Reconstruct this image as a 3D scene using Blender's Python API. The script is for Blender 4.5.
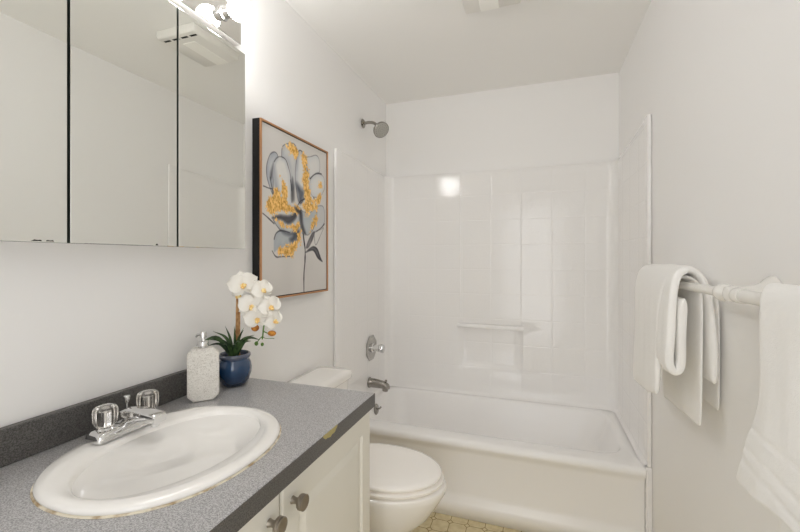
import bpy, bmesh, math, random
import numpy as np
from mathutils import Vector, Matrix
random.seed(7)
for o in list(bpy.data.objects): bpy.data.objects.remove(o)
SC = bpy.context.scene
COL = SC.collection
PI = math.pi

# ---------------------------------------------------------------- camera, world, lights, exposure
F_PX, CAM_X, CAM_Z, YAW, HOR = 393.13, 1.0425, 1.3024, 19.052, 258.607
cd = bpy.data.cameras.new('camera')
cam = bpy.data.objects.new('camera', cd); COL.objects.link(cam)
cd.sensor_fit = 'HORIZONTAL'; cd.sensor_width = 36.0; cd.lens = F_PX / 800 * 36
cd.shift_y = -(266 - HOR) / 800
cd.clip_start = 0.02
cam.location = (CAM_X, 0, CAM_Z); cam.rotation_euler = (PI / 2, 0, math.radians(YAW))
SC.camera = cam

W = bpy.data.worlds.new('world'); SC.world = W; W.use_nodes = True
W.node_tree.nodes['Background'].inputs[0].default_value = (1.0, 0.98, 0.95, 1)
W.node_tree.nodes['Background'].inputs[1].default_value = 0.9

def area(name, loc, rot, sx, sy, power, col=(1, 1, 1)):
    l = bpy.data.lights.new(name, 'AREA'); l.shape = 'RECTANGLE'; l.size = sx; l.size_y = sy
    l.energy = power; l.color = col
    o = bpy.data.objects.new(name, l); COL.objects.link(o); o.location = loc; o.rotation_euler = rot
    return o
# added fill lamp behind the camera, just outside the unseen doorway
area('fill_light', (0.98, -0.80, 1.10), (math.radians(90), 0, 0), 0.78, 1.95, 13.0, (0.97, 0.985, 1.0))
BULB_STRENGTH = 48.0

SC.view_settings.view_transform = 'Standard'; SC.view_settings.look = 'None'
SC.view_settings.exposure = -0.15; SC.view_settings.gamma = 1.0
SC.view_settings.use_curve_mapping = False
SC.cycles.max_bounces = 20; SC.cycles.diffuse_bounces = 18
SC.cycles.glossy_bounces = 6; SC.cycles.transmission_bounces = 10
SC.cycles.caustics_reflective = False; SC.cycles.caustics_refractive = False
SC.cycles.sample_clamp_indirect = 6.0

# ---------------------------------------------------------------- material helpers
def s2l(c):
    return tuple((x / 12.92 if x <= 0.04045 else ((x + 0.055) / 1.055) ** 2.4) for x in c)
def rgb(r, g, b): return s2l((r / 255, g / 255, b / 255)) + (1.0,)

def mat(name, col, rough=0.5, metal=0.0, spec=0.5, trans=0.0, ior=1.45, emit=None, coat=0.0, sheen=0.0, sss=0.0):
    m = bpy.data.materials.new(name); m.use_nodes = True
    b = m.node_tree.nodes['Principled BSDF']
    b.inputs['Base Color'].default_value = col
    b.inputs['Roughness'].default_value = rough
    b.inputs['Metallic'].default_value = metal
    b.inputs['Specular IOR Level'].default_value = spec
    b.inputs['Transmission Weight'].default_value = trans
    b.inputs['IOR'].default_value = ior
    b.inputs['Coat Weight'].default_value = coat
    b.inputs['Sheen Weight'].default_value = sheen
    if emit:
        b.inputs['Emission Color'].default_value = emit[0]
        b.inputs['Emission Strength'].default_value = emit[1]
    return m
def nd(m, t, **kw):
    n = m.node_tree.nodes.new(t)
    for k, v in kw.items():
        if k in n.inputs.keys(): n.inputs[k].default_value = v
        else: setattr(n, k, v)
    return n
def lk(m, a, b): m.node_tree.links.new(a, b)
def bsdf(m): return m.node_tree.nodes['Principled BSDF']
def pos(m): return nd(m, 'ShaderNodeNewGeometry').outputs['Position']
def noise_bump(m, scale, strength, dist=0.002, detail=4.0, chain=None):
    n = nd(m, 'ShaderNodeTexNoise'); n.inputs['Scale'].default_value = scale; n.inputs['Detail'].default_value = detail
    lk(m, pos(m), n.inputs['Vector'])
    b = nd(m, 'ShaderNodeBump'); b.inputs['Strength'].default_value = strength; b.inputs['Distance'].default_value = dist
    lk(m, n.outputs['Fac'], b.inputs['Height'])
    if chain is not None: lk(m, chain, b.inputs['Normal'])
    lk(m, b.outputs['Normal'], bsdf(m).inputs['Normal'])
    return b
def mth(m, op, a, b=None, c=None):
    n = m.node_tree.nodes.new('ShaderNodeMath'); n.operation = op
    for i, v in enumerate((a, b, c)):
        if v is None: continue
        if isinstance(v, (int, float)): n.inputs[i].default_value = v
        else: lk(m, v, n.inputs[i])
    return n.outputs[0]
def noise_col(m, scale, c0, c1, p0=0.35, p1=0.65, detail=3.0):
    n = nd(m, 'ShaderNodeTexNoise'); n.inputs['Scale'].default_value = scale; n.inputs['Detail'].default_value = detail
    lk(m, pos(m), n.inputs['Vector'])
    r = nd(m, 'ShaderNodeValToRGB')
    r.color_ramp.elements[0].position = p0; r.color_ramp.elements[0].color = c0
    r.color_ramp.elements[1].position = p1; r.color_ramp.elements[1].color = c1
    lk(m, n.outputs['Fac'], r.inputs['Fac']); lk(m, r.outputs['Color'], bsdf(m).inputs['Base Color'])
    return r

# ---------------------------------------------------------------- materials
M_WALL = mat('wall_paint', rgb(242, 241.3, 240.8), 0.6, spec=0.25); noise_bump(M_WALL, 60, 0.08, 0.003)
M_CEIL = mat('ceiling_paint', rgb(240.5, 239.7, 237.5), 0.75, spec=0.2); noise_bump(M_CEIL, 90, 0.10, 0.003)
M_TRIM = mat('trim_paint', rgb(232, 230, 226), 0.4)
M_PORC = mat('porcelain', rgb(243, 241, 238), 0.10, spec=0.55, coat=0.3)
M_TUB = mat('tub_enamel', rgb(242, 241, 240.4), 0.22, spec=0.5)
M_SEAT = mat('toilet_seat_plastic', rgb(248, 245, 241), 0.22, spec=0.5)
M_CAB = mat('cabinet_paint', rgb(224, 222, 214), 0.42, spec=0.4); noise_bump(M_CAB, 120, 0.05, 0.002)
M_DARK = mat('dark_gap', rgb(40, 38, 36), 0.8)
M_CHROME = mat('chrome', rgb(222, 222, 222), 0.07, metal=1.0)
M_NICK = mat('brushed_nickel', rgb(158, 154, 148), 0.24, metal=1.0)
M_SATIN = mat('satin_chrome', rgb(186, 184, 180), 0.16, metal=1.0)
M_PEWT = mat('pewter', rgb(158, 150, 139), 0.42, metal=1.0)
M_MIRR = mat('mirror_glass', rgb(240, 241, 237), 0.008, metal=1.0)
M_GLEDGE = mat('mirror_bevel', rgb(66, 76, 71), 0.35, metal=0.0)
M_PLAS = mat('white_plastic', rgb(226, 224, 219), 0.35)
M_LENS = mat('fan_lens', rgb(246, 245, 240), 0.4)
M_BLACK = mat('black_edge', rgb(18, 17, 17), 0.5)
M_SLOT = mat('slot_dark', rgb(30, 30, 30), 0.8)
M_COPP = mat('copper_edge', rgb(198, 148, 108), 0.40, metal=0.6)
M_ACRY = mat('clear_acrylic', rgb(250, 246, 240), 0.04, trans=1.0, ior=1.49)
M_BULB = mat('lit_bulb', rgb(255, 250, 240), 0.3, emit=((1.0, 0.995, 0.985, 1), BULB_STRENGTH))
M_TOWEL = mat('white_terry', rgb(241, 240, 238), 0.95, spec=0.1, sheen=0.25)
_n = nd(M_TOWEL, 'ShaderNodeTexVoronoi'); _n.inputs['Scale'].default_value = 480
lk(M_TOWEL, pos(M_TOWEL), _n.inputs['Vector'])
_b = nd(M_TOWEL, 'ShaderNodeBump'); _b.inputs['Strength'].default_value = 0.18; _b.inputs['Distance'].default_value = 0.002
lk(M_TOWEL, _n.outputs['Distance'], _b.inputs['Height']); noise_bump(M_TOWEL, 70, 0.25, 0.004, chain=_b.outputs['Normal'])
M_SOIL = mat('potting_soil', rgb(48, 38, 30), 0.9); noise_bump(M_SOIL, 200, 0.8, 0.005)
M_LEAF = mat('orchid_leaf', rgb(38, 70, 40), 0.35); noise_col(M_LEAF, 40, rgb(34, 56, 40), rgb(84, 112, 66))
M_STALK = mat('orchid_stake', rgb(150, 112, 70), 0.6); noise_col(M_STALK, 70, rgb(150, 108, 66), rgb(196, 156, 106))
M_STEM = mat('orchid_stem', rgb(92, 130, 52), 0.5)
M_PETAL = mat('orchid_petal', rgb(240, 237, 230), 0.5, spec=0.3)
M_LIP = mat('orchid_lip', rgb(240, 200, 100), 0.5); noise_col(M_LIP, 120, rgb(252, 236, 176), rgb(232, 168, 62), 0.42, 0.66)
M_BUD = mat('orchid_bud_amber', rgb(190, 118, 34), 0.5); noise_col(M_BUD, 90, rgb(150, 84, 30), rgb(220, 152, 60))
M_BUDG = mat('orchid_bud_green', rgb(88, 124, 48), 0.5)
M_CAULK = mat('old_caulk', rgb(186, 170, 138), 0.6); noise_col(M_CAULK, 40, rgb(170, 146, 110), rgb(226, 218, 200), 0.36, 0.56)
M_CHIP = mat('chipped_core', rgb(176, 164, 112), 0.8)

# laminate: fine grey speckle
M_LAM = mat('grey_laminate', rgb(130, 130, 132), 0.30, spec=0.6)
_r = noise_col(M_LAM, 420, rgb(134, 133, 134), rgb(198, 197, 198), 0.36, 0.64, 2.0)
noise_bump(M_LAM, 500, 0.10, 0.001)
M_LAMB = mat('grey_laminate_shaded', rgb(88, 86, 86), 0.38, spec=0.5)  # darker copy of the counter laminate: shade on backsplash and front edge painted in
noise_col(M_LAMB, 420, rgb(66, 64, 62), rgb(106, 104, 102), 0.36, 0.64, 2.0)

# glazed pot
M_POT = mat('blue_glaze', rgb(24, 52, 88), 0.12, spec=0.6, coat=0.6)
_tc = pos(M_POT); _sep = nd(M_POT, 'ShaderNodeSeparateXYZ'); lk(M_POT, _tc, _sep.inputs[0])
_nn = nd(M_POT, 'ShaderNodeTexNoise'); _nn.inputs['Scale'].default_value = 45; lk(M_POT, _tc, _nn.inputs['Vector'])
_h = mth(M_POT, 'ADD', mth(M_POT, 'MULTIPLY_ADD', _sep.outputs['Z'], 1 / 0.11, -0.878 / 0.11), mth(M_POT, 'MULTIPLY_ADD', _nn.outputs['Fac'], 0.3, -0.15))
_r = nd(M_POT, 'ShaderNodeValToRGB'); _e = _r.color_ramp.elements
_e[0].position = 0.0; _e[0].color = rgb(16, 36, 66); _e[1].position = 1.0; _e[1].color = rgb(84, 92, 110)
_x = _e.new(0.55); _x.color = rgb(26, 62, 100); _x = _e.new(0.80); _x.color = rgb(44, 70, 104); _x = _e.new(0.9); _x.color = rgb(88, 94, 112)
lk(M_POT, _h, _r.inputs['Fac']); lk(M_POT, _r.outputs['Color'], bsdf(M_POT).inputs['Base Color'])

# soap bottle: embossed scroll pattern
M_SOAP = mat('embossed_ceramic', rgb(226, 222, 214), 0.45)
_v = nd(M_SOAP, 'ShaderNodeTexNoise'); _v.inputs['Scale'].default_value = 130; _v.inputs['Detail'].default_value = 1.0; _v.inputs['Distortion'].default_value = 1.5
lk(M_SOAP, pos(M_SOAP), _v.inputs['Vector'])
_w = mth(M_SOAP, 'ABSOLUTE', mth(M_SOAP, 'SUBTRACT', _v.outputs['Fac'], 0.5))
_r = nd(M_SOAP, 'ShaderNodeValToRGB'); _r.color_ramp.elements[0].position = 0.0; _r.color_ramp.elements[0].color = rgb(196, 191, 182)
_r.color_ramp.elements[1].position = 0.05; _r.color_ramp.elements[1].color = rgb(236, 233, 227)
lk(M_SOAP, _w, _r.inputs['Fac']); lk(M_SOAP, _r.outputs['Color'], bsdf(M_SOAP).inputs['Base Color'])
_b = nd(M_SOAP, 'ShaderNodeBump'); _b.inputs['Strength'].default_value = 0.7; _b.inputs['Distance'].default_value = 0.002
lk(M_SOAP, _r.outputs['Color'], _b.inputs['Height']); lk(M_SOAP, _b.outputs['Normal'], bsdf(M_SOAP).inputs['Normal'])
M_SOAPR = mat('ceramic_rim', rgb(226, 222, 214), 0.4)

# moulded surround: glossy, faint moulded tile grid and orange peel
M_SURR = mat('surround_gelcoat', rgb(240, 239, 238.4), 0.05, spec=0.5)
_sep = nd(M_SURR, 'ShaderNodeSeparateXYZ'); lk(M_SURR, pos(M_SURR), _sep.inputs[0])
def groove(m, sock, off, pitch, wid):
    f = mth(m, 'FRACT', mth(m, 'MULTIPLY_ADD', sock, 1 / pitch, -off / pitch + 20))
    d = mth(m, 'MINIMUM', f, mth(m, 'SUBTRACT', 1.0, f))
    return mth(m, 'MINIMUM', mth(m, 'MULTIPLY', d, pitch / wid), 1.0)
_gx = groove(M_SURR, _sep.outputs['X'], 0.572, 0.19, 0.006)
_gy = groove(M_SURR, _sep.outputs['Y'], 0.05, 0.19, 0.006)
_gz = groove(M_SURR, _sep.outputs['Z'], 0.076, 0.1652, 0.005)
_gn = nd(M_SURR, 'ShaderNodeNewGeometry'); _sn = nd(M_SURR, 'ShaderNodeSeparateXYZ'); lk(M_SURR, _gn.outputs['True Normal'], _sn.inputs[0])
_ay = mth(M_SURR, 'GREATER_THAN', mth(M_SURR, 'ABSOLUTE', _sn.outputs['Y']), 0.7)
_hx = mth(M_SURR, 'MAXIMUM', _gx, mth(M_SURR, 'SUBTRACT', 1.0, _ay))
_hy = mth(M_SURR, 'MAXIMUM', _gy, _ay)
_hh = mth(M_SURR, 'MINIMUM', mth(M_SURR, 'MINIMUM', _hx, _hy), _gz)
_b = nd(M_SURR, 'ShaderNodeBump'); _b.inputs['Strength'].default_value = 0.35; _b.inputs['Distance'].default_value = 0.002
lk(M_SURR, _hh, _b.inputs['Height'])
noise_bump(M_SURR, 85, 0.27, 0.002, 1.0, chain=_b.outputs['Normal'])

# floor: cream octagon-and-dot vinyl
M_FLOOR = mat('octagon_vinyl', rgb(214, 200, 160), 0.45)
_sep = nd(M_FLOOR, 'ShaderNodeSeparateXYZ'); lk(M_FLOOR, pos(M_FLOOR), _sep.inputs[0])
def cell(m, s, off, p): return mth(m, 'ABSOLUTE', mth(m, 'SUBTRACT', mth(m, 'FRACT', mth(m, 'MULTIPLY_ADD', s, 1 / p, off / p + 20)), 0.5))
_ax = cell(M_FLOOR, _sep.outputs['X'], 0.03, 0.084); _ay = cell(M_FLOOR, _sep.outputs['Y'], 0.012, 0.084)
_mx = mth(M_FLOOR, 'MAXIMUM', _ax, _ay); _sm = mth(M_FLOOR, 'ADD', _ax, _ay)
_dot = mth(M_FLOOR, 'GREATER_THAN', _sm, 0.83)
_line1 = mth(M_FLOOR, 'MULTIPLY', mth(M_FLOOR, 'GREATER_THAN', _mx, 0.482), mth(M_FLOOR, 'LESS_THAN', _sm, 0.83))
_line2 = mth(M_FLOOR, 'LESS_THAN', mth(M_FLOOR, 'ABSOLUTE', mth(M_FLOOR, 'SUBTRACT', _sm, 0.83)), 0.030)
_line = mth(M_FLOOR, 'MAXIMUM', _line1, _line2)
_ns = nd(M_FLOOR, 'ShaderNodeTexNoise'); _ns.inputs['Scale'].default_value = 35; lk(M_FLOOR, pos(M_FLOOR), _ns.inputs['Vector'])
_r = nd(M_FLOOR, 'ShaderNodeValToRGB'); _r.color_ramp.elements[0].position = 0.3; _r.color_ramp.elements[0].color = rgb(198, 183, 145)
_r.color_ramp.elements[1].position = 0.7; _r.color_ramp.elements[1].color = rgb(216, 204, 170); lk(M_FLOOR, _ns.outputs['Fac'], _r.inputs['Fac'])
_mixl = nd(M_FLOOR, 'ShaderNodeMix', data_type='RGBA'); _mixl.inputs[7].default_value = rgb(132, 108, 60)
lk(M_FLOOR, _line, _mixl.inputs[0]); lk(M_FLOOR, _r.outputs['Color'], _mixl.inputs[6])
lk(M_FLOOR, _mixl.outputs[2], bsdf(M_FLOOR).inputs['Base Color'])

# ---------------------------------------------------------------- object helpers
ORIG = {}
def link(name, verts, faces, m, parent=None, smooth=True, loc=None, bevel=0, subsurf=0, autos=True, mats=None, fm=None):
    """one mesh object; verts in room coordinates, stored relative to the thing's origin"""
    if parent is not None: base = ORIG[parent.name]
    else: base = Vector(loc) if loc is not None else Vector((0, 0, 0))
    me = bpy.data.meshes.new(name)
    me.from_pydata([tuple(Vector(v) - base) for v in verts], [], faces)
    me.validate()
    bm = bmesh.new(); bm.from_mesh(me); bmesh.ops.recalc_face_normals(bm, faces=bm.faces); bm.to_mesh(me); bm.free()
    for mm in (mats or [m]): me.materials.append(mm)
    if fm:
        for p in me.polygons: p.material_index = fm(p)
    o = bpy.data.objects.new(name, me); COL.objects.link(o)
    if parent is not None: o.parent = parent
    else: o.location = base
    ORIG[o.name] = base
    if bevel:
        b = o.modifiers.new('bevel', 'BEVEL'); b.width = bevel; b.segments = 3; b.limit_method = 'ANGLE'; b.angle_limit = math.radians(40)
    if subsurf:
        s = o.modifiers.new('sub', 'SUBSURF'); s.levels = subsurf; s.render_levels = subsurf
    if smooth:
        me.polygons.foreach_set('use_smooth', [True] * len(me.polygons))
        if autos and not subsurf:
            try: me.set_sharp_from_angle(angle=math.radians(38))
            except Exception: pass
    return o
def tag(o, label, cat=None, group=None, kind=None):
    if label: o['label'] = label
    if cat: o['category'] = cat
    if group: o['group'] = group
    if kind: o['kind'] = kind
    return o
def thing(name, loc, label, cat, group=None):
    o = bpy.data.objects.new(name, None); COL.objects.link(o); o.location = loc
    o.empty_display_size = 0.05
    ORIG[o.name] = Vector(loc)
    return tag(o, label, cat, group)

class MB:
    def __init__(s): s.v = []; s.f = []
    def add(s, vs, fs):
        n = len(s.v); s.v += [tuple(v) for v in vs]; s.f += [tuple(i + n for i in f) for f in fs]; return s
    def box(s, x0, x1, y0, y1, z0, z1):
        vs = [(x, y, z) for x in (x0, x1) for y in (y0, y1) for z in (z0, z1)]
        return s.add(vs, [(0, 1, 3, 2), (4, 6, 7, 5), (0, 4, 5, 1), (2, 3, 7, 6), (0, 2, 6, 4), (1, 5, 7, 3)])
    def loft(s, loops, cap0=True, cap1=True, closed=True):
        n = len(loops[0]); vs = [p for l in loops for p in l]; fs = []
        for i in range(len(loops) - 1):
            for j in range(n if closed else n - 1):
                k = (j + 1) % n
                fs.append((i * n + j, i * n + k, (i + 1) * n + k, (i + 1) * n + j))
        if cap0: fs.append(tuple(range(n - 1, -1, -1)))
        if cap1: fs.append(tuple((len(loops) - 1) * n + j for j in range(n)))
        return s.add(vs, fs)
    def lathe(s, prof, c=(0, 0, 0), ax=(0, 0, 1), n=32, cap0=True, cap1=True, flute=None):
        a = Vector(ax).normalized(); t = Vector((0, 0, 1)) if abs(a.z) < .9 else Vector((1, 0, 0))
        u = a.cross(t).normalized(); w = a.cross(u); c = Vector(c); loops = []
        for r, h in prof:
            l = []
            for j in range(n):
                th = 2 * PI * j / n; rr = r * (1 + (flute[1] * math.cos(flute[0] * th) if flute else 0))
                l.append(c + a * h + (u * math.cos(th) + w * math.sin(th)) * rr)
            loops.append(l)
        return s.loft(loops, cap0, cap1)
    def tube(s, path, rad, n=14, cap=True):
        P = [Vector(p) for p in path]; R = rad if isinstance(rad, (list, tuple)) else [rad] * len(P)
        loops = []; up = None
        for i, p in enumerate(P):
            d = (P[min(i + 1, len(P) - 1)] - P[max(i - 1, 0)]).normalized()
            if up is None:
                t = Vector((0, 0, 1)) if abs(d.z) < .9 else Vector((1, 0, 0)); up = d.cross(t).normalized()
            else: up = (up - d * up.dot(d)).normalized()
            w = d.cross(up)
            loops.append([p + (up * math.cos(2 * PI * j / n) + w * math.sin(2 * PI * j / n)) * R[i] for j in range(n)])
        return s.loft(loops, cap, cap)
    def sphere(s, c, r, n=20, m=12, sc=(1, 1, 1)):
        prof = [(max(1e-5, r * math.sin(PI * i / m)), -r * math.cos(PI * i / m)) for i in range(m + 1)]
        k = len(s.v); s.lathe(prof, (0, 0, 0), (0, 0, 1), n)
        for i in range(k, len(s.v)):
            v = s.v[i]; s.v[i] = (c[0] + v[0] * sc[0], c[1] + v[1] * sc[1], c[2] + v[2] * sc[2])
        return s
    def build(s, name, m, parent=None, **kw): return link(name, s.v, s.f, m, parent, **kw)

def spline(pts, n):
    P = [Vector(p) for p in pts]; Q = [P[0] * 2 - P[1]] + P + [P[-1] * 2 - P[-2]]; out = []
    seg = len(P) - 1
    for k in range(n):
        t = k / (n - 1) * seg; i = min(int(t), seg - 1); u = t - i
        a, b, c, d = Q[i:i + 4]
        out.append(0.5 * ((2 * b) + (c - a) * u + (2 * a - 5 * b + 4 * c - d) * u * u + (3 * b - a - 3 * c + d) * u ** 3))
    return out
def ell(cx, cy, a, b, z, n=72, p=2.0):
    l = []
    for j in range(n):
        t = 2 * PI * j / n; c, s_ = math.cos(t), math.sin(t)
        l.append((cx + a * math.copysign(abs(c) ** (2 / p), c), cy + b * math.copysign(abs(s_) ** (2 / p), s_), z))
    return l
def rrect(x0, x1, y0, y1, r, z, n=8, s=10):
    r = min(r, (x1 - x0) / 2 - 1e-4, (y1 - y0) / 2 - 1e-4); l = []
    for cx, cy, a0 in ((x1 - r, y1 - r, 0), (x0 + r, y1 - r, 90), (x0 + r, y0 + r, 180), (x1 - r, y0 + r, 270)):
        for k in range(n + 1):
            a = math.radians(a0 + 90 * k / n); l.append((cx + r * math.cos(a), cy + r * math.sin(a), z))
    out = []
    for i in range(len(l)):
        out.append(l[i])
        if i % (n + 1) == n:
            q = l[(i + 1) % len(l)]
            for k in range(1, s): out.append(tuple(l[i][m_] + (q[m_] - l[i][m_]) * k / s for m_ in range(3)))
    return out

# ================================================================ THE SETTING
RW, RD, RH, RF = 1.524, 2.706, 2.439, -0.62
def struct(name, mb, m, label=None, **kw):
    o = mb.build(name, m, smooth=False, **kw); o['kind'] = 'structure'
    return o
struct('floor', MB().box(-0.1, RW + 0.1, RF - 0.1, RD + 0.1, -0.05, 0), M_FLOOR)
struct('ceiling', MB().box(-0.1, RW + 0.1, RF - 0.1, RD + 0.1, RH, RH + 0.05), M_CEIL)
struct('wall_left', MB().box(-0.1, 0, RF - 0.1, RD + 0.1, 0, RH), M_WALL)
struct('wall_right', MB().box(RW, RW + 0.1, RF - 0.1, RD + 0.1, 0, RH), M_WALL)
struct('wall_back', MB().box(0, RW, RD, RD + 0.1, 0, RH), M_WALL)
struct('wall_front', MB().box(0, 0.56, RF - 0.1, RF, 0, RH).box(1.40, RW, RF - 0.1, RF, 0, RH).box(0.56, 1.40, RF - 0.1, RF, 2.05, RH), M_WALL)
struct('trim_1', MB().box(0.50, 0.56, RF, RF + 0.015, 0, 2.11).box(1.40, 1.46, RF, RF + 0.015, 0, 2.11).box(0.56, 1.40, RF, RF + 0.015, 2.05, 2.11), M_TRIM)

# ================================================================ BATHTUB
tub = thing('bathtub', (0.762, 2.33, 0), 'white alcove bathtub with a recessed apron, filling the far end of the room', 'bathtub')
X0, X1, YF, YB = 0.002, RW - 0.028, 1.965, RD - 0.002
L = [rrect(X0, X1, YF, YB, .004, 0.001), rrect(X0, X1, YF, YB, .004, .062), rrect(X0, X1, YF + .004, YB, .004, .074),
     rrect(X0, X1, YF + .016, YB, .004, .098), rrect(X0, X1, YF + .020, YB, .004, .12), rrect(X0, X1, YF + .020, YB, .004, .315),
     rrect(X0, X1, YF + .014, YB, .004, .335), rrect(X0, X1, YF + .002, YB, .004, .350), rrect(X0, X1, YF, YB, .004, .362),
     rrect(X0, X1, YF + .003, YB, .004, .376), rrect(X0, X1, YF + .014, YB, .004, .385), rrect(X0, X1, YF + .026, YB, .004, .387),
     rrect(.055, 1.450, YF + .095, 2.632, .12, .387), rrect(.062, 1.442, YF + .105, 2.626, .118, .384), rrect(.068, 1.434, YF + .116, 2.620, .115, .374),
     rrect(.082, 1.40, YF + .14, 2.600, .12, .28), rrect(.11, 1.34, YF + .165, 2.55, .12, .17), rrect(.15, 1.28, YF + .20, 2.515, .11, .105),
     rrect(.21, 1.20, YF + .25, 2.465, .09, .085)]
m = MB().loft(L, True, True); m.build('tub_shell', M_TUB, tub, autos=False)
mb = MB(); rr_ = random.Random(4)
mb.tube([(X1 + .004 + .003 * rr_.uniform(-1, 1), YF + .003, z) for z in np.linspace(.002, .380, 26)], .0045, 8).build('caulk_bead', M_TUB, tub)
MB().box(X1 + .002, RW - .0015, YF + .016, YB, .001, .3865).build('end_filler', M_TUB, tub, smooth=False)
# trip lever overflow plate on the drain end
ov = MB().lathe([(.034, 0), (.034, .003), (.029, .008), (.012, .011)], (.0755, 2.33, .338), (1, 0, .12), 28).build('overflow_plate', M_NICK, tub)
MB().tube([(.083, 2.33, .338), (.100, 2.33, .345), (.110, 2.33, .356)], [.005, .005, .006], 10).build('trip_lever', M_NICK, ov)

# ================================================================ SHOWER SURROUND
sur = thing('shower_surround', (0.762, 2.66, .388), 'glossy white moulded wall surround with soap recess above the bathtub', 'shower surround')
FX, FY = .020, 2.672
cols = []   # plan path: x, y, marker
def arc(cx, cy, r, a0, a1, n):
    return [(cx + r * math.cos(math.radians(a0 + (a1 - a0) * k / n)), cy + r * math.sin(math.radians(a0 + (a1 - a0) * k / n))) for k in range(n + 1)]
pl = [(FX, 1.955), (FX, 2.1), (FX, 2.3), (FX, 2.5)] + arc(FX + .06, FY - .06, .06, 180, 90, 8)
xs_b = [.2, .35, .5, .534, .550, .575, .60, .75, .90, .925, .950, .966, 1.1, 1.25]
pl += [(x, FY) for x in xs_b]
pr = RW - .019
pl += arc(pr - .06, FY - .06, .06, 90, 0, 8) + [(pr, 2.5), (pr, 2.3), (pr, 2.1), (pr, 1.985)]
zs = [.3874, .392, .397, .405, .48, .545, .562, .585, .61, .70, .80, .845, .866, .90, 1.1, 1.4, 1.7, 1.86, 1.0]
zs = sorted(zs)
vs = []; fs = []
nz = len(zs) + 3
def topz(x, y):
    t = (FY - y) / (FY - 1.95)
    return 1.893 + (0.010 * t if x < .7 else 0.040 * t)
for q_, (x, y) in enumerate(pl):
    a_, b_ = pl[max(q_ - 1, 0)], pl[min(q_ + 1, len(pl) - 1)]; tx, ty = b_[0] - a_[0], b_[1] - a_[1]; tl_ = math.hypot(tx, ty); inx, iny = ty / tl_, -tx / tl_
    back = abs(y - FY) < 1e-6
    for k, z in enumerate(zs):
        yy = y
        if back:                                   # soap recess with sloping sides
            fx = min(max((x - .536) / .038, 0), max((.966 - x) / .030, 0), 1); fz = min(max((z - .547) / .060, 0), max((.868 - z) / .022, 0), 1)
            yy = y + .031 * min(fx, fz)
        fl = {.3874: .018, .392: .009, .397: .004, .405: .001}.get(z, 0)
        vs.append((x + inx * fl, yy + iny * fl, z))
    tz = topz(x, y)
    nx, ny = (0, 0)
    if x < FX + .03 and y < 2.64: nx = -1
    elif x > pr - .03 and y < 2.64: nx = 1
    else: ny = 1
    vs.append((x, y, tz - .008)); vs.append((x + nx * .004, y + ny * .004, tz))
    bx = .001 if nx < 0 else (RW - .001 if nx > 0 else x); by = RD - .001 if ny else y
    vs.append((bx, by, tz + .002))
for i in range(len(pl) - 1):
    for k in range(nz - 1): fs.append((i * nz + k, (i + 1) * nz + k, (i + 1) * nz + k + 1, i * nz + k + 1))
link('surround_panel', vs, fs, M_SURR, sur, autos=True)
# front flanges returning to the room walls (bull-nosed)
def flange(x0, x1, y, zt, name):
    mb = MB(); n = 8; cx = (x0 + x1) / 2; r = (x1 - x0) / 2
    prof = [(cx + r * math.cos(PI + PI * k / n), y - r * math.sin(PI * k / n)) for k in range(n + 1)]
    prof += [(x1, y + .055), (x0, y + .055)]
    loops = [[(px, py, z) for px, py in prof] for z in (.390, zt - .01)] + [[(cx + (px - cx) * .9, py + .003, zt) for px, py in prof]]
    mb.loft(loops); return mb.build(name, M_SURR, sur, autos=True)
flange(.0015, .0205, 1.912, 1.903, 'flange')
flange(RW - .0195, RW - .0015, 1.988, 1.933, 'flange')
# grab bar over the recess
gb = MB().tube([(.540, FY - .012, .852), (.560, FY - .016, .852), (.76, FY - .018, .850), (.95, FY - .016, .848), (.963, FY - .010, .848)], [.016, .015, .014, .015, .016], 16)
gb.build('soap_bar', M_TUB, sur)
MB().tube([(.5535, FY + .001, .90), (.5535, FY + .001, 1.4), (.5535, FY + .001, 1.888)], .0035, 8).build('panel_joint', M_TUB, sur)

# ================================================================ SHOWER FITTINGS on the left wall
sh = thing('wall_shower', (0, 2.29, 2.163), 'brushed nickel shower head on a bent arm high on the left wall', 'shower head')
MB().lathe([(.029, .001), (.029, .004), (.022, .010), (.012, .014)], (0, 2.29, 2.163), (1, 0, 0), 28).build('wall_flange', M_NICK, sh)
MB().tube(spline([(.008, 2.29, 2.163), (.045, 2.29, 2.165), (.078, 2.29, 2.157), (.102, 2.29, 2.136)], 14), .0095, 14).build('shower_arm', M_NICK, sh)
d = Vector((.60, -.42, -.62)).normalized()
c = Vector((.100, 2.29, 2.138))
MB().lathe([(.013, -.004), (.015, .0), (.015, .018), (.012, .022), (.017, .030), (.042, .043), (.050, .050), (.0515, .062), (.049, .065)], c, d, 32, cap1=False).build('spray_head', M_NICK, sh)
M_FACE = mat('spray_face', rgb(182, 180, 174), 0.35, metal=0.3)
MB().lathe([(.048, .0635), (.036, .0660), (.015, .0655), (.002, .0668)], c, d, 32).build('spray_face', M_FACE, sh)
m = MB()
for rr, k in ((.010, 6), (.023, 12), (.037, 18)):
    for i in range(k):
        a = Vector(d); t = Vector((0, 1, 0)); u = a.cross(t).normalized(); w = a.cross(u)
        p = c + d * .0655 + (u * math.cos(2 * PI * i / k) + w * math.sin(2 * PI * i / k)) * rr
        m.lathe([(.0016, -.001), (.0012, .0025)], p, d, 6)
m.build('nozzles', M_DARK, sh)

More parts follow.
